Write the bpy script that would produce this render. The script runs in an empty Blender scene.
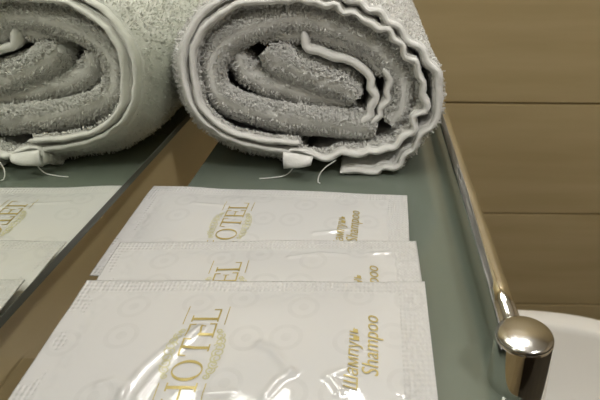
import bpy, bmesh, math, random
from mathutils import Vector, Matrix, noise
random.seed(7)
S = bpy.context.scene
C = S.collection

# ---------------------------------------------------------------- camera
PITCH = math.atan(288/540.0)
cam_d = bpy.data.cameras.new('camera'); cam = bpy.data.objects.new('camera', cam_d); C.objects.link(cam)
cam_d.sensor_width = 36; cam_d.sensor_fit = 'HORIZONTAL'; cam_d.lens = 540*36/600.0
cam_d.shift_x = -75/600.0
cam_d.clip_start = 0.005; cam_d.clip_end = 20
cam.matrix_world = (Matrix.Translation((0.082, 0, 0.092))
                    @ Matrix.Rotation(math.pi/2-PITCH, 4, 'X') @ Matrix.Rotation(math.radians(0.5), 4, 'Z'))
cam_d.dof.use_dof = True; cam_d.dof.focus_distance = 0.16; cam_d.dof.aperture_fstop = 45
S.camera = cam
# ---------------------------------------------------------------- world, exposure
W = bpy.data.worlds.new('world'); S.world = W; W.use_nodes = True
W.node_tree.nodes['Background'].inputs[0].default_value = (0.9, 0.85, 0.75, 1)
W.node_tree.nodes['Background'].inputs[1].default_value = 0.05
S.view_settings.view_transform = 'Standard'; S.view_settings.look = 'None'
S.view_settings.exposure = -0.24; S.view_settings.gamma = 1; S.view_settings.use_curve_mapping = False
LAMPS = [((0.32, 0.60), 46.0, 'round ceiling downlight above the far tiled wall'),
         ((0.75, -0.45), 125.0, 'added round fill light above the middle of the room')]  # second entry is an added fill light for towel front and far wall
LAMP_COL = (1.0, 0.985, 0.945, 1)
MIRROR_FILL = 40.0  # strength of the added fill tube over the mirror
CEIL = 1.35; FLOOR = -1.10; XR = 1.7; YB = 0.95; YF = -1.3

# ---------------------------------------------------------------- materials
def newmat(name):
    m = bpy.data.materials.new(name); m.use_nodes = True
    return m, m.node_tree.nodes, m.node_tree.links, m.node_tree.nodes['Principled BSDF']
def plain(name, col, rough=0.5, metal=0.0, **kw):
    m, n, l, p = newmat(name)
    p.inputs['Base Color'].default_value = (*col, 1); p.inputs['Roughness'].default_value = rough
    p.inputs['Metallic'].default_value = metal
    for k, v in kw.items(): p.inputs[k.replace('_', ' ')].default_value = v
    return m
def noisy(name, c1, c2, scale, rough=0.5, bump=0.0, bscale=None, stretch=(1, 1, 1), dist=0.001, **kw):
    m, n, l, p = newmat(name)
    tc = n.new('ShaderNodeTexCoord'); mp = n.new('ShaderNodeMapping'); mp.inputs['Scale'].default_value = stretch
    l.new(tc.outputs['Object'], mp.inputs['Vector'])
    nz = n.new('ShaderNodeTexNoise'); nz.inputs['Scale'].default_value = scale; nz.inputs['Detail'].default_value = 6
    l.new(mp.outputs[0], nz.inputs['Vector'])
    r = n.new('ShaderNodeValToRGB'); r.color_ramp.elements[0].color = (*c1, 1); r.color_ramp.elements[1].color = (*c2, 1)
    r.color_ramp.elements[0].position = 0.3; r.color_ramp.elements[1].position = 0.7
    l.new(nz.outputs['Fac'], r.inputs[0]); l.new(r.outputs[0], p.inputs['Base Color'])
    p.inputs['Roughness'].default_value = rough
    if bump:
        b = n.new('ShaderNodeBump'); b.inputs['Strength'].default_value = bump; b.inputs['Distance'].default_value = dist
        nb = n.new('ShaderNodeTexNoise'); nb.inputs['Scale'].default_value = bscale or scale; nb.inputs['Detail'].default_value = 4
        l.new(mp.outputs[0], nb.inputs['Vector']); l.new(nb.outputs['Fac'], b.inputs['Height']); l.new(b.outputs[0], p.inputs['Normal'])
    for k, v in kw.items(): p.inputs[k.replace('_', ' ')].default_value = v
    return m

M = {}
M['tile'] = noisy('wood_look_tile', (0.46, 0.36, 0.19), (0.55, 0.44, 0.245), 5.0, 0.42, 0.12, 30, (0.6, 6, 6), 0.0008)
M['tile_side'] = noisy('wood_look_tile_side', (0.46, 0.36, 0.19), (0.55, 0.44, 0.245), 5.0, 0.30, 0.12, 30, (6, 0.6, 6), 0.0008)
M['grout'] = noisy('grout', (0.26, 0.19, 0.10), (0.30, 0.22, 0.12), 60, 0.9)
M['paint'] = noisy('painted_wall', (0.50, 0.43, 0.32), (0.56, 0.48, 0.36), 3, 0.8)
M['paint_dark'] = noisy('dark_painted_wall', (0.075, 0.06, 0.042), (0.10, 0.08, 0.055), 3, 0.8)  # unseen front wall, kept dark so the chrome post reflects dark
M['ceil'] = noisy('ceiling_paint', (0.70, 0.68, 0.62), (0.74, 0.72, 0.66), 3, 0.9)
M['floor'] = noisy('floor_tile', (0.07, 0.06, 0.045), (0.10, 0.085, 0.06), 4, 0.4)
M['added_door'] = noisy('dark_stained_wood', (0.018, 0.012, 0.007), (0.035, 0.022, 0.012), 6, 0.4, 0.1, 40, (8, 8, 0.6))
M['mirror'] = plain('silvered_mirror', (0.90, 0.93, 0.85), 0.0, 1.0)
M['mirror_edge'] = plain('mirror_edge', (0.06, 0.065, 0.05), 0.35)
M['chrome'] = plain('chrome', (0.80, 0.79, 0.77), 0.07, 1.0)
M['satin_chrome'] = plain('satin_chrome', (0.60, 0.59, 0.57), 0.2, 1.0)
M['ceramic'] = plain('white_ceramic', (0.80, 0.78, 0.74), 0.12, Coat_Weight=0.5, Coat_Roughness=0.05)
M['terry'] = noisy('terry_cotton', (0.70, 0.69, 0.66), (0.80, 0.79, 0.76), 90, 0.95, 0.6, 900, dist=0.0006, Sheen_Weight=0.25)
M['hem'] = noisy('woven_hem', (0.74, 0.73, 0.70), (0.82, 0.81, 0.78), 150, 0.9, 0.5, 1400, dist=0.0003, Sheen_Weight=0.15)
M['thread'] = plain('cotton_thread', (0.80, 0.79, 0.76), 0.9)
M['lampring'] = plain('lamp_trim', (0.75, 0.75, 0.73), 0.3)
M['gold'] = noisy('gold_print', (0.36, 0.28, 0.075), (0.47, 0.385, 0.15), 160, 0.4, Metallic=0.2)
M['gold_pale'] = noisy('pale_gold_print', (0.46, 0.43, 0.23), (0.52, 0.50, 0.33), 260, 0.4)
M['glass'] = plain('satin_glass', (0.17, 0.2, 0.163), 0.16, Transmission_Weight=0.25, IOR=1.5, Coat_Weight=0.4, Coat_Roughness=0.08)

def sachet_material(name, crimp):
    m, n, l, p = newmat(name)
    tc = n.new('ShaderNodeTexCoord')
    vo = n.new('ShaderNodeTexVoronoi'); vo.voronoi_dimensions = '2D'; vo.inputs['Scale'].default_value = 78; vo.inputs['Randomness'].default_value = 0.55
    l.new(tc.outputs['Object'], vo.inputs['Vector'])
    s = n.new('ShaderNodeMath'); s.operation = 'MULTIPLY'; s.inputs[1].default_value = 30
    l.new(vo.outputs['Distance'], s.inputs[0])
    c = n.new('ShaderNodeMath'); c.operation = 'SINE'; l.new(s.outputs[0], c.inputs[0])
    lt = n.new('ShaderNodeMath'); lt.operation = 'LESS_THAN'; lt.inputs[1].default_value = 0.36; l.new(vo.outputs['Distance'], lt.inputs[0])
    gt = n.new('ShaderNodeMath'); gt.operation = 'GREATER_THAN'; gt.inputs[1].default_value = 0.25; l.new(c.outputs[0], gt.inputs[0])
    an = n.new('ShaderNodeMath'); an.operation = 'MULTIPLY'; l.new(lt.outputs[0], an.inputs[0]); l.new(gt.outputs[0], an.inputs[1])
    nz = n.new('ShaderNodeTexNoise'); nz.inputs['Scale'].default_value = 420; l.new(tc.outputs['Object'], nz.inputs['Vector'])
    a2 = n.new('ShaderNodeMath'); a2.operation = 'MULTIPLY'; l.new(an.outputs[0], a2.inputs[0]); l.new(nz.outputs['Fac'], a2.inputs[1])
    mx = n.new('ShaderNodeMix'); mx.data_type = 'RGBA'
    mx.inputs['A'].default_value = (0.56, 0.552, 0.545, 1); mx.inputs['B'].default_value = (0.51, 0.502, 0.495, 1)
    l.new(a2.outputs[0], mx.inputs['Factor']); l.new(mx.outputs['Result'], p.inputs['Base Color'])
    p.inputs['Roughness'].default_value = 0.42; p.inputs['Specular IOR Level'].default_value = 0.3; p.inputs['Coat Weight'].default_value = 1.0; p.inputs['Coat Roughness'].default_value = 0.045
    b = n.new('ShaderNodeBump')
    if crimp:
        sx = n.new('ShaderNodeSeparateXYZ'); l.new(tc.outputs['Object'], sx.inputs[0])
        def sine(o, k):
            q = n.new('ShaderNodeMath'); q.operation = 'MULTIPLY'; q.inputs[1].default_value = k; l.new(o, q.inputs[0])
            w = n.new('ShaderNodeMath'); w.operation = 'SINE'; l.new(q.outputs[0], w.inputs[0]); return w.outputs[0]
        ad = n.new('ShaderNodeMath'); ad.operation = 'ADD'
        l.new(sine(sx.outputs[0], 2*math.pi/0.0011), ad.inputs[0]); l.new(sine(sx.outputs[1], 2*math.pi/0.0013), ad.inputs[1])
        l.new(ad.outputs[0], b.inputs['Height']); b.inputs['Strength'].default_value = 0.6; b.inputs['Distance'].default_value = 0.00012
    else:
        nb = n.new('ShaderNodeTexNoise'); nb.inputs['Scale'].default_value = 130; nb.inputs['Detail'].default_value = 2
        l.new(tc.outputs['Object'], nb.inputs['Vector']); l.new(nb.outputs['Fac'], b.inputs['Height'])
        b.inputs['Strength'].default_value = 0.10; b.inputs['Distance'].default_value = 0.0005
    l.new(b.outputs[0], p.inputs['Normal'])
    return m
M['film'] = sachet_material('sachet_film', False)
M['crimp'] = sachet_material('sachet_crimped_film', True)
def emit(name, col, s):
    m, n, l, p = newmat(name)
    p.inputs['Emission Color'].default_value = col; p.inputs['Emission Strength'].default_value = s
    return m

# ---------------------------------------------------------------- helpers
def link(name, me, mat, parent=None, smooth=False):
    o = bpy.data.objects.new(name, me); C.objects.link(o)
    if mat: me.materials.append(M[mat] if isinstance(mat, str) else mat)
    if smooth:
        for f in me.polygons: f.use_smooth = True
    if parent: o.parent = parent
    return o
def pyd(name, v, f, mat, parent=None, smooth=False):
    me = bpy.data.meshes.new(name); me.from_pydata([tuple(a) for a in v], [], f); me.update()
    return link(name, me, mat, parent, smooth)
def box(name, a, b, mat, parent=None, bevel=0.0, seg=2):
    bm = bmesh.new(); bmesh.ops.create_cube(bm, size=1)
    a = Vector(a); b = Vector(b); s = b-a; c = (a+b)/2
    for v in bm.verts: v.co = Vector((v.co.x*s.x, v.co.y*s.y, v.co.z*s.z))+c
    if bevel: bmesh.ops.bevel(bm, geom=bm.edges[:], offset=bevel, segments=seg, affect='EDGES')
    me = bpy.data.meshes.new(name); bm.to_mesh(me); bm.free()
    return link(name, me, mat, parent)
def lathe(name, prof, mat, parent=None, loc=(0, 0, 0), n=48, axis='Z', smooth=True):
    v = []; f = []
    for r, z in prof:
        for i in range(n):
            t = 2*math.pi*i/n
            p = (r*math.cos(t), r*math.sin(t), z)
            if axis == 'Y': p = (p[0], p[2], p[1])
            if axis == 'X': p = (p[2], p[0], p[1])
            v.append((p[0]+loc[0], p[1]+loc[1], p[2]+loc[2]))
    for k in range(len(prof)-1):
        for i in range(n):
            f.append((k*n+i, k*n+(i+1) % n, (k+1)*n+(i+1) % n, (k+1)*n+i))
    f.append(tuple(range(n))[::-1]); f.append(tuple((len(prof)-1)*n+i for i in range(n)))
    o = pyd(name, v, f, mat, parent, False)
    bm = bmesh.new(); bm.from_mesh(o.data); bmesh.ops.recalc_face_normals(bm, faces=bm.faces)
    for fc in bm.faces: fc.smooth = smooth and len(fc.verts) == 4
    bm.to_mesh(o.data); bm.free()
    return o
def tube(name, pts, r, mat, parent=None, n=8, rad=None):
    v = []; f = []; P = [Vector(p) for p in pts]
    for k, p in enumerate(P):
        d = (P[min(k+1, len(P)-1)]-P[max(k-1, 0)]).normalized()
        a = d.orthogonal().normalized() if k == 0 else (a-d*a.dot(d)).normalized()
        b = d.cross(a); rr = rad[k] if rad else r
        for i in range(n):
            t = 2*math.pi*i/n; v.append(p+(a*math.cos(t)+b*math.sin(t))*rr)
    for k in range(len(P)-1):
        for i in range(n): f.append((k*n+i, k*n+(i+1) % n, (k+1)*n+(i+1) % n, (k+1)*n+i))
    f.append(tuple(range(n))[::-1]); f.append(tuple((len(P)-1)*n+i for i in range(n)))
    return pyd(name, v, f, mat, parent, True)
def struct(o): o['kind'] = 'structure'; return o
def tag(o, label, cat, group=None):
    o['label'] = label; o['category'] = cat
    if group: o['group'] = group
    return o
def empty(name, loc, rz=0.0):
    o = bpy.data.objects.new(name, None); C.objects.link(o); o.location = loc; o.rotation_euler = (0, 0, rz)
    o.empty_display_size = 0.02; return o

# ---------------------------------------------------------------- room
struct(box('floor', (-0.05, YF-0.05, FLOOR-0.05), (XR+0.05, YB+0.05, FLOOR), 'floor'))
struct(box('ceiling', (-0.05, YF-0.05, CEIL), (XR+0.05, YB+0.05, CEIL+0.05), 'ceil'))
TT = 0.008                                          # tile thickness
MT = 0.005                                          # mirror thickness, its face is x = 0
wl = struct(box('wall_left', (-0.06, YF, FLOOR), (-MT-0.0015, YB+0.012, CEIL), 'grout'))
wb = struct(box('wall_back', (-0.06, YB+0.0022, FLOOR), (XR+0.05, YB+0.06, CEIL), 'grout'))
struct(box('wall_right', (XR, YF, FLOOR), (XR+0.05, YB, CEIL), 'paint'))
struct(box('wall_front', (-0.06, YF-0.05, FLOOR), (XR+0.05, YF, CEIL), 'paint_dark'))
J0, JP = -0.2121, 0.2292                            # joint heights of the tiling
def tiles(parent, side):
    me = None
    k = -4
    zs = []
    while J0+JP*k < CEIL:
        lo, hi = max(J0+JP*k, FLOOR), min(J0+JP*(k+1), CEIL)
        if hi-lo > 0.01: zs.append((lo, hi))
        k += 1
    g = 0.0013
    for lo, hi in zs:
        a = 0.0 if side == 'back' else YF
        end = XR if side == 'back' else YB
        while a < end-0.01:
            b = min(a+0.60, end)
            if side == 'back':
                box('tile', (a+g, YB-0.004, lo+g), (b-g, YB+0.004, hi-g), 'tile', parent, 0.0016, 2)
            elif hi < 0.25:
                box('tile', (-MT-0.008, a+g, lo+g), (-MT, b-g, hi-g), 'tile_side', parent, 0.0010, 1)
            a = b
tiles(wb, 'back'); tiles(wl, 'left')

dr = struct(box('added_door_1', (0.05, YF, FLOOR), (0.92, YF+0.035, 0.95), 'added_door', None, 0.003))  # unseen door, added to give the chrome post a dark reflection
box('added_door_panel', (0.15, YF+0.033, FLOOR+0.15), (0.82, YF+0.041, 0.83), 'added_door', dr, 0.003)
lathe('added_door_handle', [(0.0005, 0.0), (0.011, 0.0), (0.011, 0.02), (0.024, 0.03), (0.026, 0.045), (0.018, 0.055), (0.0005, 0.057)], 'chrome', dr, (0.86, YF+0.034, -0.12), 28, 'Y')
# mirror on the left wall, lower edge just above the shelf
mir = empty('wall_mirror', (0, 0.25, 0.0108))
box('mirror_pane', (-MT+0.0003, -0.75, 0.0022), (0, 0.55, 0.74), 'mirror', mir)
box('mirror_edge', (-MT+0.0003, -0.75, 0.0), (0.0001, 0.55, 0.0022), 'mirror_edge', mir)
tag(mir, 'wall mirror with dark lower edge behind the glass shelf', 'mirror')

# ---------------------------------------------------------------- glass shelf with chrome rail
sh = empty('glass_shelf', (0.06, 0.25, 0))
G0, G1 = 0.0105, 0.1145
def sub(o, off=Vector((0.06, 0.25, 0))):             # world coords -> the shelf's own frame
    o.location = -off; return o
sub(box('glass_panel', (G0, 0.0792, -0.006), (G1, 0.56, 0.0), 'glass', sh, 0.0008, 2))
RX, RZ = 0.1127, 0.0100
sub(tube('rail', [(RX, 0.088+i*0.02, RZ) for i in range(23)], 0.0027, 'chrome', sh, 20))
for py in (0.088, 0.528):
    po = sub(lathe('post', [(0.0, -0.016), (0.0056, -0.016), (0.0064, -0.0152), (0.0069, -0.006), (0.0066, 0.0), (0.0062, 0.0120), (0.0061, 0.0127)], 'chrome', sh, (0.1141, py, 0), 48))
    sub(lathe('post_cap', [(0.0061, 0.0127), (0.0059, 0.0131), (0.0054, 0.0134), (0.0043, 0.0138), (0.0022, 0.0142), (0.0002, 0.0143)], 'satin_chrome', po, (0.1141, py, 0), 48), Vector((0, 0, 0)))
for py in (0.092, 0.50):
    br = sub(box('wall_bracket', (-MT-0.0005, py-0.008, -0.012), (0.016, py+0.008, -0.006), 'chrome', sh, 0.001, 2))
    sub(lathe('screw', [(0.0, -0.0062), (0.003, -0.0062), (0.003, 0.0006), (0.002, 0.0012), (0.0002, 0.0013)], 'chrome', br, (0.0135, py, 0), 20), Vector((0, 0, 0)))
tag(sh, 'satin green-grey glass shelf with chrome gallery rail below the mirror', 'shelf')

# ---------------------------------------------------------------- washbasin below
bs = empty('washbasin', (0.21, 0.225, -0.28))
def superell(a, b, n, z, p=2.6):
    r = []
    for i in range(n):
        t = 2*math.pi*i/n; c, s = math.cos(t), math.sin(t)
        r.append((math.copysign(abs(c)**(2/p), c)*a, math.copysign(abs(s)**(2/p), s)*b, z))
    return r
BA, BB = 0.21, 0.23
prof = [(0.45, 0.45, -0.17), (0.72, 0.74, -0.14), (0.93, 0.94, -0.07), (0.985, 0.988, -0.02), (1.0, 1.0, -0.006), (0.995, 0.996, -0.001), (0.985, 0.988, 0.0),
        (0.90, 0.915, 0.0), (0.885, 0.90, -0.002), (0.875, 0.89, -0.008), (0.84, 0.86, -0.035), (0.72, 0.75, -0.085), (0.5, 0.52, -0.115), (0.2, 0.2, -0.128), (0.09, 0.055, -0.13)]
v = []; f = []; N = 96
for a, b, z in prof: v += superell(BA*a, BB*b, N, z)
for k in range(len(prof)-1):
    for i in range(N): f.append((k*N+i, k*N+(i+1) % N, (k+1)*N+(i+1) % N, (k+1)*N+i))
f.append(tuple(range(N))[::-1]); f.append(tuple((len(prof)-1)*N+i for i in range(N)))
pyd('basin_bowl', v, f, 'ceramic', bs, True)
lathe('drain', [(0.0, -0.131), (0.021, -0.131), (0.021, -0.1285), (0.018, -0.1275), (0.012, -0.129), (0.0005, -0.129)], 'chrome', bs)
tag(bs, 'white ceramic washbasin with rounded rim below the glass shelf', 'washbasin')

# ---------------------------------------------------------------- rolled towel
def catmull(P, step):
    P = [Vector(p) for p in P]; out = []
    for i in range(len(P)-1):
        a, b, c, d = P[max(i-1, 0)], P[i], P[i+1], P[min(i+2, len(P)-1)]
        n = max(1, int((c-b).length/step))
        for k in range(n):
            t = k/n
            out.append(0.5*((2*b)+(c-a)*t+(2*a-5*b+4*c-d)*t*t+(3*b-a-3*c+d)*t**3))
    out.append(P[-1]); return out
def smoothed(Q, it):
    Q = [q.copy() for q in Q]
    for _ in range(it):
        Q = [Q[0]]+[(Q[i-1]+2*Q[i]+Q[i+1])/4 for i in range(1, len(Q)-1)]+[Q[-1]]
    return Q
def sag(q):                                          # behind the lifted hem the roll rests on the shelf
    x, z = q
    k = max(0.0, min(1.0, (42-z)/30.0))
    x -= 7.0*max(0.0, min(1.0, (40-x)/22.0))*max(0.0, min(1.0, (62-z)/18.0))
    return Vector((x, z-8.2*k*max(0, min(1, (75-x)/25.0))))
PA = [(68.1, 1.6), (76.0, 1.5), (82.9, 1.3), (86.2, 3.0), (91.7, 4.2), (94.5, 8.5), (99.2, 14.2), (104.4, 20.6), (106.6, 23.6), (104.9, 29.1), (106.3, 32.7), (105.4, 36.3), (102.9, 40.9), (99.4, 45.4), (94.9, 49.2), (90.7, 53.3), (86.6, 56.7), (80.8, 60.0), (71.9, 63.6), (63.2, 65.9), (52.3, 67.1), (40.3, 66.4), (32.2, 65.0), (25.9, 63.3), (18.0, 58.7), (12.6, 51.6), (9.9, 45.4), (8.9, 37.6), (9.9, 31.2), (11.4, 26.1), (15.2, 20.6), (19.6, 16.9), (24.8, 14.0), (32.5, 11.4), (42.0, 9.7), (52.0, 8.4)]
PB = [(47.6, 3.6), (47.4, 7.0), (49.5, 9.9), (53.2, 9.8), (56.5, 8.5), (61.1, 6.7), (64.7, 7.1), (69.0, 9.0), (76.0, 8.3), (81.8, 9.9), (88.4, 10.3), (91.1, 13.8), (95.7, 16.1), (97.1, 22.0), (101.2, 26.1), (100.3, 30.8), (99.4, 33.4), (98.9, 37.7), (96.9, 41.5), (92.7, 45.4), (90.0, 50.0), (85.1, 53.9), (80.0, 54.9), (76.6, 58.0), (70.0, 59.6), (67.5, 61.6), (63.5, 61.9), (58.4, 62.9), (52.2, 63.5), (45.6, 63.1), (37.6, 62.7), (31.3, 62.0), (25.7, 58.9), (19.5, 54.8), (15.0, 48.9), (13.1, 42.6), (13.6, 34.8), (14.9, 26.5), (19.9, 20.6), (25.0, 17.0), (31.9, 14.8), (41.1, 13.3), (52.7, 12.7)]
PC = [(54.5, 52.0), (54.8, 48.5), (55.8, 45.8), (59.9, 45.1), (65.1, 43.0), (71.8, 41.7), (77.4, 38.2), (80.1, 35.0), (79.7, 31.8), (82.1, 28.5), (79.8, 24.1), (80.2, 21.9), (76.0, 18.9)]
PC2 = [(84.6, 39.0), (87.7, 34.7), (86.2, 30.4), (87.0, 27.5), (83.6, 24.1), (84.0, 21.9), (79.8, 18.5)]
PD = [(82.2, 16.3), (72.1, 17.2), (58.7, 18.8), (45.3, 20.4), (32.7, 23.3), (23.3, 26.9), (18.8, 33.4), (19.3, 40.9), (24.2, 47.6), (32.7, 52.5), (42.8, 55.0), (53.8, 56.1), (64.8, 54.1), (76.7, 49.1), (86.8, 42.5), (92.6, 34.4), (92.4, 26.0), (87.5, 18.6)]
PE = [(28.5, 43.5), (30.5, 36.5), (37, 32.5), (48, 29.5), (60, 27.0), (70, 24.8)]
PG = [(37, 50.0), (47, 50.0), (58, 50.3), (69, 47.5), (79, 42.5), (84.5, 36)]
PT = [(39.4, 44.9), (44.4, 40.8), (53.3, 36.6), (62.7, 33.4), (70.3, 30.6), (74.4, 27.4)]
tw = empty('rolled_towel', (0.06, 0.195, 0))
TO = Vector((60, 195, 0))                            # towel frame origin in mm
MM = 0.001
fibres_v = []; fibres_f = []
def tuft(p, nrm, ln, w):
    nrm = nrm.normalized(); a = nrm.orthogonal().normalized()
    a = Matrix.Rotation(random.uniform(0, 6.283), 3, nrm) @ a; b = nrm.cross(a)
    lean = random.uniform(0.2, 0.9)
    pts = [p-nrm*0.3, p+nrm*ln*0.5+a*ln*0.15*lean, p+nrm*ln*0.85+a*ln*0.5*lean, p+nrm*ln*0.6+a*ln*0.95*lean]
    k = len(fibres_v)
    for i, q in enumerate(pts):
        ww = w*(1.0, 1.0, 0.9, 0.5)[i]
        fibres_v.append((q-b*ww)*MM); fibres_v.append((q+b*ww)*MM)
    for i in range(3): fibres_f.append((k+2*i, k+2*i+1, k+2*i+3, k+2*i+2))
def ribbon(name, path, half, rows, mat, recess=0.0, rnd=0.0, terry=0.0, bsmooth=60, flow=18.0, dosag=True, tuft_out=0, tuft_in=0, tuft_rng=(0, 100), step=1.2, tl=1.6, endround=True, seed=0, wave=0.0):
    F = catmull(path, step); B = smoothed(F, bsmooth)
    if wave:
        acc = 0.0; G = []
        for i, q in enumerate(F):
            d = F[min(i+1, len(F)-1)]-F[max(i-1, 0)]; d.normalize()
            acc += 2*math.pi*step/(8.2+1.8*math.sin(i*0.031+seed))
            am = wave*(0.12+0.88*max(0, min(1, (q.x-48)/35.0)))
            if q.y < 9 and q.x < 84: am *= 0.35
            G.append(q+Vector((d.y, -d.x))*am*math.sin(acc+seed))
        F = G
    if dosag: B = [sag(q) for q in B]
    n = len(F); V = []; idx = {}; norms = {}
    for r, dy in enumerate(rows):
        k = min(1.0, dy/flow); k = k*k*(3-2*k)
        row = [F[i].lerp(B[i], k) for i in range(n)]
        hf = half if not rnd else half*math.sqrt(max(0.02, 1-(1-min(1, dy/rnd))**2))
        for i in range(n):
            d = row[min(i+1, n-1)]-row[max(i-1, 0)]
            d = d.normalized() if d.length > 1e-6 else Vector((1, 0))
            nr = Vector((d.y, -d.x))                 # right of travel = outside
            e = 1.0
            if endround:
                s = min(i, n-1-i)*step
                e = math.sqrt(max(0.05, 1-(1-min(1, s/(half*1.2)))**2))
            y = 192+0.25*F[i].y+recess+dy
            for sd in (1, -1):
                q = row[i]+nr*(sd*hf*e)
                p = Vector((q.x, y, q.y))
                if terry:
                    p3 = p*0.16+Vector((seed*7, 0, sd*30))
                    t = noise.noise(p3)*1.2+noise.noise(p*0.45+Vector((0, seed, sd*9)))*0.9+random.uniform(-.5, .5)
                    p += Vector((nr.x, -0.25 if dy < rnd else 0, nr.y))*(sd*terry*t)
                p.z = max(p.z, 0.12); p.x = max(p.x, 0.5)
                idx[(r, i, sd)] = len(V); V.append((p-TO)*MM); norms[(r, i, sd)] = Vector((nr.x*sd, 0, nr.y*sd))
    Fc = []; R = len(rows)
    for r in range(R-1):
        for i in range(n-1):
            Fc.append((idx[r, i, 1], idx[r, i+1, 1], idx[r+1, i+1, 1], idx[r+1, i, 1]))
            Fc.append((idx[r, i, -1], idx[r+1, i, -1], idx[r+1, i+1, -1], idx[r, i+1, -1]))
        for i in (0, n-1):
            q = (idx[r, i, 1], idx[r+1, i, 1], idx[r+1, i, -1], idx[r, i, -1])
            Fc.append(q if i == 0 else q[::-1])
    for r in (0, R-1):
        for i in range(n-1):
            q = (idx[r, i, -1], idx[r, i+1, -1], idx[r, i+1, 1], idx[r, i, 1])
            Fc.append(q if r == 0 else q[::-1])
    o = pyd(name, V, Fc, mat, tw, True)
    # terry loops
    for cnt, sd in ((tuft_out, 1), (tuft_in, -1)):
        lo, hi = tuft_rng; rr = [r for r in range(R-1) if lo <= rows[r] < hi]
        if not rr: continue
        wts = [rows[r+1]-rows[r] for r in rr]
        for r in random.choices(rr, wts, k=cnt):
            i = random.randrange(n-1); a, b = random.random(), random.random()
            p = (V[idx[r, i, sd]]*(1-a)+V[idx[r, i+1, sd]]*a)*(1-b)+(V[idx[r+1, i, sd]]*(1-a)+V[idx[r+1, i+1, sd]]*a)*b
            nr = norms[(r, i, sd)].copy()
            if rnd and rows[r] < rnd: nr += Vector((0, -1.6*(1-rows[r]/rnd), 0))
            nr += Vector((random.uniform(-.5, .5), random.uniform(-.6, .3), random.uniform(-.5, .5)))
            if p.z*1000 < 1.5 and nr.z < 0: continue
            tuft(p*1000, nr, tl*random.uniform(.6, 1.2), random.uniform(.16, .28))
    return o
def rng(a, b, s):
    out = []; x = a
    while x < b: out.append(x); x += s
    return out+[b]
far = rng(12, 90, 1.7)+rng(96, 190, 7)
near = [3.2, 4.2, 5.4, 6.8, 8.2, 10]
hemrows = [0, 0.35, 0.9, 1.8, 2.6, 3.4]
ribbon('outer_hem', PA, 1.05, hemrows, 'hem', rnd=1.2, terry=0.22, seed=1, wave=0.8)
ribbon('outer_layer', PA, 1.85, near+far, 'terry', terry=0.45, tuft_out=38000, tuft_in=1500, tuft_rng=(3.2, 190), rnd=0, seed=1, wave=0.8)
ribbon('inner_hem', PB, 1.0, hemrows, 'hem', rnd=1.2, terry=0.22, recess=-1.0, seed=2, wave=0.8)
ribbon('inner_layer', PB, 1.55, near+rng(12, 40, 2)+rng(48, 180, 9), 'terry', terry=0.4, tuft_in=5000, tuft_rng=(2.5, 12), recess=-1.0, seed=2, wave=0.8)
core_rows = [0, 0.4, 1.0, 1.8, 2.8, 4.0, 5.4, 7.0]+rng(9, 30, 2)+rng(36, 170, 10)
ribbon('folded_layer', PD, 5.0, core_rows, 'terry', recess=4.0, rnd=6.5, terry=0.55, tuft_out=11000, tuft_in=9000, tuft_rng=(0, 12), bsmooth=20, seed=3, tl=1.9)
ribbon('core_fold', PT, 5.6, core_rows, 'terry', recess=5.0, rnd=6.0, terry=0.6, tuft_out=4500, tuft_in=4500, tuft_rng=(0, 14), bsmooth=10, seed=4, tl=2.0)
ribbon('folded_layer', PE, 4.6, core_rows, 'terry', recess=8.0, rnd=6.0, terry=0.6, tuft_out=1500, tuft_in=1500, tuft_rng=(0, 12), bsmooth=10, seed=7, tl=1.8)
ribbon('folded_layer', PG, 3.0, core_rows, 'terry', recess=7.0, rnd=5.0, terry=0.5, tuft_out=1200, tuft_in=1200, tuft_rng=(0, 10), bsmooth=10, seed=8, tl=1.8)
ribbon('core_hem', PC, 1.5, hemrows+[5, 8, 12, 20, 40, 80], 'hem', recess=3.0, rnd=1.6, terry=0.15, bsmooth=20, seed=5)
ribbon('core_hem', PC2, 1.2, hemrows+[5, 8, 12, 20, 40, 80], 'hem', recess=3.5, rnd=1.6, terry=0.15, bsmooth=20, seed=6)
# turned-down corner of the inner hem
cv = []; cf = []; NU, NV = 12, 9
for side in (0, 1):
    for j in range(NV+1):
        for i in range(NU+1):
            a, b = i/NU, j/NV
            x = 46.6+a*(11.5-0.8*b); zt = 10.4-1.5*a; zb = 4.2+1.6*a
            z = zt+(zb-zt)*b
            e = 4*a*(1-a)*4*b*(1-b)
            y = 190.6-1.8*math.sin(b*2.2)+0.5*math.sin(a*5+b*2)-(1.1*min(1, e*3)**.5 if side == 0 else -0.9)
            cv.append((Vector((x, y, z))-TO)*MM)
off = (NU+1)*(NV+1); ix = lambda i, j, s_: s_*off+j*(NU+1)+i
for j in range(NV):
    for i in range(NU):
        cf.append((ix(i, j, 0), ix(i, j+1, 0), ix(i+1, j+1, 0), ix(i+1, j, 0))); cf.append((ix(i, j, 1), ix(i+1, j, 1), ix(i+1, j+1, 1), ix(i, j+1, 1)))
for i in range(NU):
    for j in (0, NV): cf.append((ix(i, j, 0), ix(i+1, j, 0), ix(i+1, j, 1), ix(i, j, 1)))
for j in range(NV):
    for i in (0, NU): cf.append((ix(i, j, 0), ix(i, j+1, 0), ix(i, j+1, 1), ix(i, j, 1)))
pyd('hem_corner', cv, cf, 'hem', tw, True)
tf = pyd('terry_loops', fibres_v, fibres_f, 'terry', tw, True); tf['kind'] = 'stuff'
def thread(pts):
    P = catmull([(a-60, c) for a, b, c in pts], 0.5)
    ys = catmull([(i, b-195) for i, (a, b, c) in enumerate(pts)], 0.02)
    P3 = []
    for i, q in enumerate(P):
        yv = ys[min(len(ys)-1, int(i/(len(P)-1)*(len(ys)-1)))].y
        P3.append(Vector((q.x, yv, q.y))*MM)
    tube('loose_thread', P3, 0.00022, 'thread', tw, 6)
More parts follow.
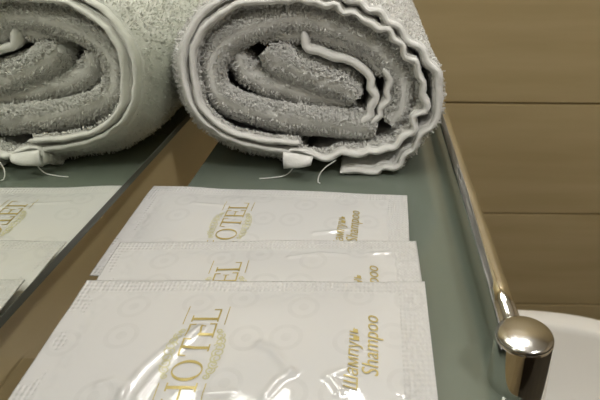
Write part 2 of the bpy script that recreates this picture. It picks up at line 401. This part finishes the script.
thread([(66.5, 194, 6.0), (63, 191.5, 4.8), (60.5, 190, 2.6), (60.2, 188, 0.6), (61, 185, 0.35)])
thread([(49.5, 193, 7.5), (50, 191, 4), (47, 190, 1.0), (42, 189, 0.4), (37, 188.5, 0.4)])
tag(tw, 'rolled white terry towel with wavy hems lying on the glass shelf', 'towel')

# ---------------------------------------------------------------- shampoo sachets
def seg_dist(px, py, a, b):
    dx, dy = b[0]-a[0], b[1]-a[1]; L2 = dx*dx+dy*dy
    t = max(0, min(1, ((px-a[0])*dx+(py-a[1])*dy)/L2)) if L2 else 0
    return math.hypot(px-a[0]-t*dx, py-a[1]-t*dy)
def sachet(FL, ang, L, Wd, zfar, znear, T, ridges, seed, label, skew=0.0):
    sk = lambda u, v: u+skew*(Wd-v)                  # the pouch lies slightly askew
    ca, sa = math.cos(ang), math.sin(ang)
    # origin = near-left corner; local u along the length (mm), v towards the far edge (mm)
    ox, oy = FL[0]*1000+sa*Wd, FL[1]*1000-ca*Wd
    root = empty('shampoo_sachet', (ox*MM, oy*MM, 0), ang)
    tag(root, label, 'sachet', 'shampoo sachets on the shelf')
    def loc(p):                                      # world mm -> local mm
        dx, dy = p[0]-ox, p[1]-oy; return (dx*ca+dy*sa, -dx*sa+dy*ca)
    RD = [([loc(p) for p in pts], h, w) for pts, h, w in ridges]
    SL, SR, SN, SF = 5.5, 7.2, 4.5, 4.6
    def bulge(u, v):
        s = (u-SL)/(L-SL-SR); t = (v-SN)/(Wd-SN-SF)
        if s <= 0 or s >= 1 or t <= 0 or t >= 1: return 0.0
        a = 1-abs(2*s-1)**5; b = 1-abs(2*t-1)**2.6
        return a*b
    def mid(u, v):
        t = v/Wd
        z = znear+(zfar-znear)*(t**0.9)
        z += 0.35*noise.noise(Vector((u*0.06, v*0.09, seed*5)))*(0.3+abs(2*t-1))
        return z
    def top(u, v):
        b = bulge(u, v)
        z = mid(u, v)+0.12+T*b
        inside = min(1, b*2.5)
        z += inside*(0.035*noise.noise(Vector((u*0.13, v*0.17, seed*3.1)))+0.012*noise.noise(Vector((u*0.4, v*0.5, seed*1.7))))
        # small tucks where the filled part meets the seals
        ed = max(0, 1-min(abs(u-SL), abs(u-(L-SR)), abs(v-(Wd-SF)))/5.0)
        if b > 0: z += 0.16*ed*noise.noise(Vector((u*0.55, v*0.55, seed*9)))
        for pts, h, w in RD:
            d = min(seg_dist(u, v, pts[i], pts[i+1]) for i in range(len(pts)-1))
            if d < 3.2*w: z += h*math.exp(-(d/w)**2)
        return z
    nu, nv = int(L/0.4), int(Wd/0.4)
    us = [L*i/nu for i in range(nu+1)]; vs = [Wd*j/nv for j in range(nv+1)]
    Tz = [[top(u, v) for u in us] for v in vs]
    def build(name, test, mat):
        V = []; F = []; it = {}
        def vid(i, j, up):
            k = (i, j, up)
            if k not in it:
                it[k] = len(V); u, v = us[i], vs[j]
                z = Tz[j][i] if up else mid(u, v)-0.12-0.25*T*bulge(u, v)
                V.append((sk(u, v)*MM, v*MM, z*MM))
            return it[k]
        inside = [[test((us[i]+us[i+1])/2, (vs[j]+vs[j+1])/2) for i in range(nu)] for j in range(nv)]
        for j in range(nv):
            for i in range(nu):
                if not inside[j][i]: continue
                F.append((vid(i, j, 1), vid(i+1, j, 1), vid(i+1, j+1, 1), vid(i, j+1, 1)))
                F.append((vid(i, j, 0), vid(i, j+1, 0), vid(i+1, j+1, 0), vid(i+1, j, 0)))
                for (di, dj, a, b) in ((0, -1, (0, 0), (1, 0)), (1, 0, (1, 0), (1, 1)), (0, 1, (1, 1), (0, 1)), (-1, 0, (0, 1), (0, 0))):
                    ii, jj = i+di, j+dj
                    if not (0 <= ii < nu and 0 <= jj < nv):
                        F.append((vid(i+a[0], j+a[1], 0), vid(i+b[0], j+b[1], 0), vid(i+b[0], j+b[1], 1), vid(i+a[0], j+a[1], 1)))
        return pyd(name, V, F, mat, root, True)
    seal = lambda u, v: u > L-SR+0.4 or v > Wd-SF+0.6 or v < SN-0.6 or (u < SL-1.2 and noise.noise(Vector((u*.3, v*.16, seed))) > 0.12)
    build('film_pouch', lambda u, v: not seal(u, v), 'film')
    build('crimped_seal', seal, 'crimp')
    # ---- print: text runs along +v, its upper side points to -u
    def drape(name, polys, mat, off=0.10):
        V = []; F = []
        for poly in polys:
            k = len(V)
            for tx, ty in poly:
                u, v = ty, tx
                V.append((sk(u, v)*MM, v*MM, (top(u, v)+off)*MM))
            F.append(tuple(range(k, k+len(poly))))
        return pyd(name, V, F, mat, root)
    polys = []
    base, cap = 37.6, 6.4
    def quad(v0, v1, h0, h1, sk=0.0, n=3):           # v along reading direction, h height above the base line
        for i in range(n):
            a, b = v0+(v1-v0)*i/n, v0+(v1-v0)*(i+1)/n
            polys.append([(a, base-h0), (a, base-h1), (b, base-h1), (b, base-h0)][::-1])
    def stem(v, w, h0=0.0, h1=cap):
        m = (h0+h1)/2
        quad(v, v+w, h0, m, n=1); quad(v, v+w, m, h1, n=1)
    def serif(v, w, h): quad(v-0.55, v+w+0.55, h, h+0.34, n=2)
    c = Wd/2; x = c-13.2
    # H
    for q in (x, x+3.7): stem(q, 0.75); serif(q, 0.95, 0); serif(q, 0.95, cap-0.34)
    quad(x+0.7, x+3.7, 3.0, 3.4)
    # O
    oc, n = x+8.35, 28
    for i in range(n):
        t0, t1 = 2*math.pi*i/n, 2*math.pi*(i+1)/n
        P = lambda t, a, b: (oc+a*math.cos(t), base-(cap/2+b*math.sin(t)))
        polys.append([P(t0, 2.75, 3.3), P(t1, 2.75, 3.3), P(t1, 2.0, 2.98), P(t0, 2.0, 2.98)][::-1])
    # T
    x2 = x+12.1
    stem(x2+2.05, 0.75); serif(x2+1.95, 0.95, 0); quad(x2, x2+4.8, cap-0.42, cap); quad(x2, x2+0.35, cap-1.7, cap, n=1); quad(x2+4.45, x2+4.8, cap-1.7, cap, n=1)
    # E
    x3 = x+18.0
    stem(x3, 0.75); serif(x3, 0.95, 0); serif(x3, 0.95, cap-0.34)
    quad(x3+0.7, x3+3.6, cap-0.4, cap); quad(x3+0.7, x3+3.0, 3.0, 3.4); quad(x3+0.7, x3+3.8, 0, 0.4)
    quad(x3+3.3, x3+3.65, cap-1.6, cap, n=1); quad(x3+3.5, x3+3.85, 0, 1.7, n=1); quad(x3+2.7, x3+3.0, 2.4, 4.0, n=1)
    # L
    x4 = x+22.9
    stem(x4, 0.75); serif(x4, 0.95, 0); serif(x4, 0.95, cap-0.34); quad(x4+0.7, x4+3.7, 0, 0.4); quad(x4+3.4, x4+3.75, 0, 1.8, n=1)
    drape('hotel_lettering', polys, 'gold', 0.12)
    # thin rules beside the ends of the word
    polys.clear()
    for h in (cap+1.5, -1.75):
        quad(x-1.0, x+5.2, h, h+0.22, n=8); quad(x+21.5, x+27.6, h, h+0.22, n=8)
    drape('print_rule', list(polys), 'gold', 0.10)
    # filigree of scrolls round the middle of the word
    polys.clear()
    def stroke(pts, w):
        for i in range(len(pts)-1):
            (a0, b0), (a1, b1) = pts[i], pts[i+1]; dx, dy = a1-a0, b1-b0; q = math.hypot(dx, dy) or 1
            nx, ny = -dy/q*w, dx/q*w
            polys.append([(a0+nx, b0+ny), (a0-nx, b0-ny), (a1-nx, b1-ny), (a1+nx, b1+ny)])
    rr = random.Random(3)
    for side in (1, -1):
        mid_u = base-cap/2
        for k in range(9):
            vv = c-6.4+1.6*k; arch = 2.7*(1-((vv-c)/7.5)**2)
            uu = mid_u+side*(cap/2+0.7+arch*0.55)
            r0 = 0.55+0.55*arch/1.9
            pts = []
            for i in range(15):
                t = i/14*9.0; r = r0*(1-0.75*i/14)
                pts.append((vv+r*math.cos(t+k), uu+side*r*math.sin(t+k)*1.1))
            stroke(pts, 0.16)
    drape('scroll_ornament', list(polys), 'gold_pale', 0.08)
    # captions
    def caption(txt, size_len, v0, u0, name):
        cu = bpy.data.curves.new('caption', 'FONT'); cu.body = txt; cu.shear = 0.28; cu.size = 1.0; cu.space_character = 1.0; cu.resolution_u = 3
        ob = bpy.data.objects.new('caption', cu); C.objects.link(ob)
        bpy.context.view_layer.update()
        me = bpy.data.meshes.new_from_object(ob.evaluated_get(bpy.context.evaluated_depsgraph_get()))
        bpy.data.objects.remove(ob); bpy.data.curves.remove(cu)
        xs = [q.co.x for q in me.vertices]; k = size_len/(max(xs)-min(xs)); x0 = min(xs)
        KH = 1.10*k
        for q in me.vertices:
            v = v0+(q.co.x-x0)*k; u = u0-q.co.y*KH
            q.co = Vector((sk(u, v), v, top(u, v)+0.22))*MM
        me.name = name
        link(name, me, 'gold', root)
    caption('Шампунь', 17.0, c-9.4, 70.6, 'caption_lettering')
    caption('Shampoo', 17.6, c-5.9, 74.9, 'caption_lettering')
    return root
D2R = math.radians
sachet((0.0026, 0.1728), D2R(-3.7), 90.8, 48.8, 4.9, 0.9, 1.5,
       [([(20, 160), (32, 158)], .25, .6), ([(62, 142), (72, 144)], .35, .7)], 1, 'shampoo sachet nearest the towel, lowest in the stack', 0.045)
sachet((0.0078, 0.1329), D2R(1.5), 86.5, 48.8, 6.5, 2.2, 1.3,
       [([(58, 126), (66, 128), (74, 127)], .3, .7), ([(80, 128), (86, 129)], .35, .7)], 2, 'shampoo sachet sandwiched between the other two sachets')
R = []
sachet((0.0080, 0.1127), D2R(0.3), 87.0, 48.8, 7.6, 2.9, 1.0, 
       [([(31, 77), (33, 84), (36.5, 90), (42, 95.5)], .44, 1.0), ([(42, 95.5), (38.8, 88.5), (36, 82), (34.5, 77)], .44, 1.0),
        ([(25.5, 80), (28, 81), (30.5, 80), (31.5, 77)], .44, 1.0),
        ([(56.5, 91), (59.5, 89.5), (62.5, 86), (64.6, 83.5)], .44, 1.0), ([(64.6, 83.5), (62, 81.5), (60, 78)], .44, 1.0),
        ([(72.5, 82.5), (76, 84.5), (73, 82.5), (75, 79.5)], .44, 1.0), ([(48, 78), (53, 78.5)], .44, 1.0)], 3, 'shampoo sachet on top of the stack, nearest the camera, fully showing HOTEL')

# ---------------------------------------------------------------- ceiling downlight and added fill light
for (lx, ly), s, lab in LAMPS:
    d = empty('downlight_and_fill', (lx, ly, CEIL))
    lathe('trim_ring', [(0.102, -0.001), (0.125, -0.001), (0.125, -0.006), (0.118, -0.012), (0.103, -0.012), (0.101, -0.006)], 'lampring', d)
    lathe('diffuser', [(0.0005, -0.0125), (0.05, -0.0125), (0.1005, -0.0122), (0.1005, -0.0135), (0.05, -0.0150), (0.0005, -0.0155)], emit('lamp_glow', LAMP_COL, s), d)
    tag(d, lab, 'lamp', 'ceiling downlights')

# added tubular fill light over the mirror, brightens the towel's left side
ml = empty('mirror_fill_light', (0, 0.27, 0.80))
box('fill_wall_plate', (-MT, -0.05, -0.02), (0.012, 0.05, 0.02), 'chrome', ml, 0.002)
box('fill_arm', (0.010, -0.012, -0.006), (0.075, 0.012, 0.006), 'chrome', ml, 0.001)
lathe('fill_tube', [(0.0005, -0.25), (0.016, -0.25), (0.018, -0.246), (0.018, 0.246), (0.016, 0.25), (0.0005, 0.25)], emit('mirror_fill_glow', LAMP_COL, MIRROR_FILL), ml, (0.085, 0, 0), 24, 'Y')
tag(ml, 'added tubular fill light on a chrome arm above the mirror', 'lamp')
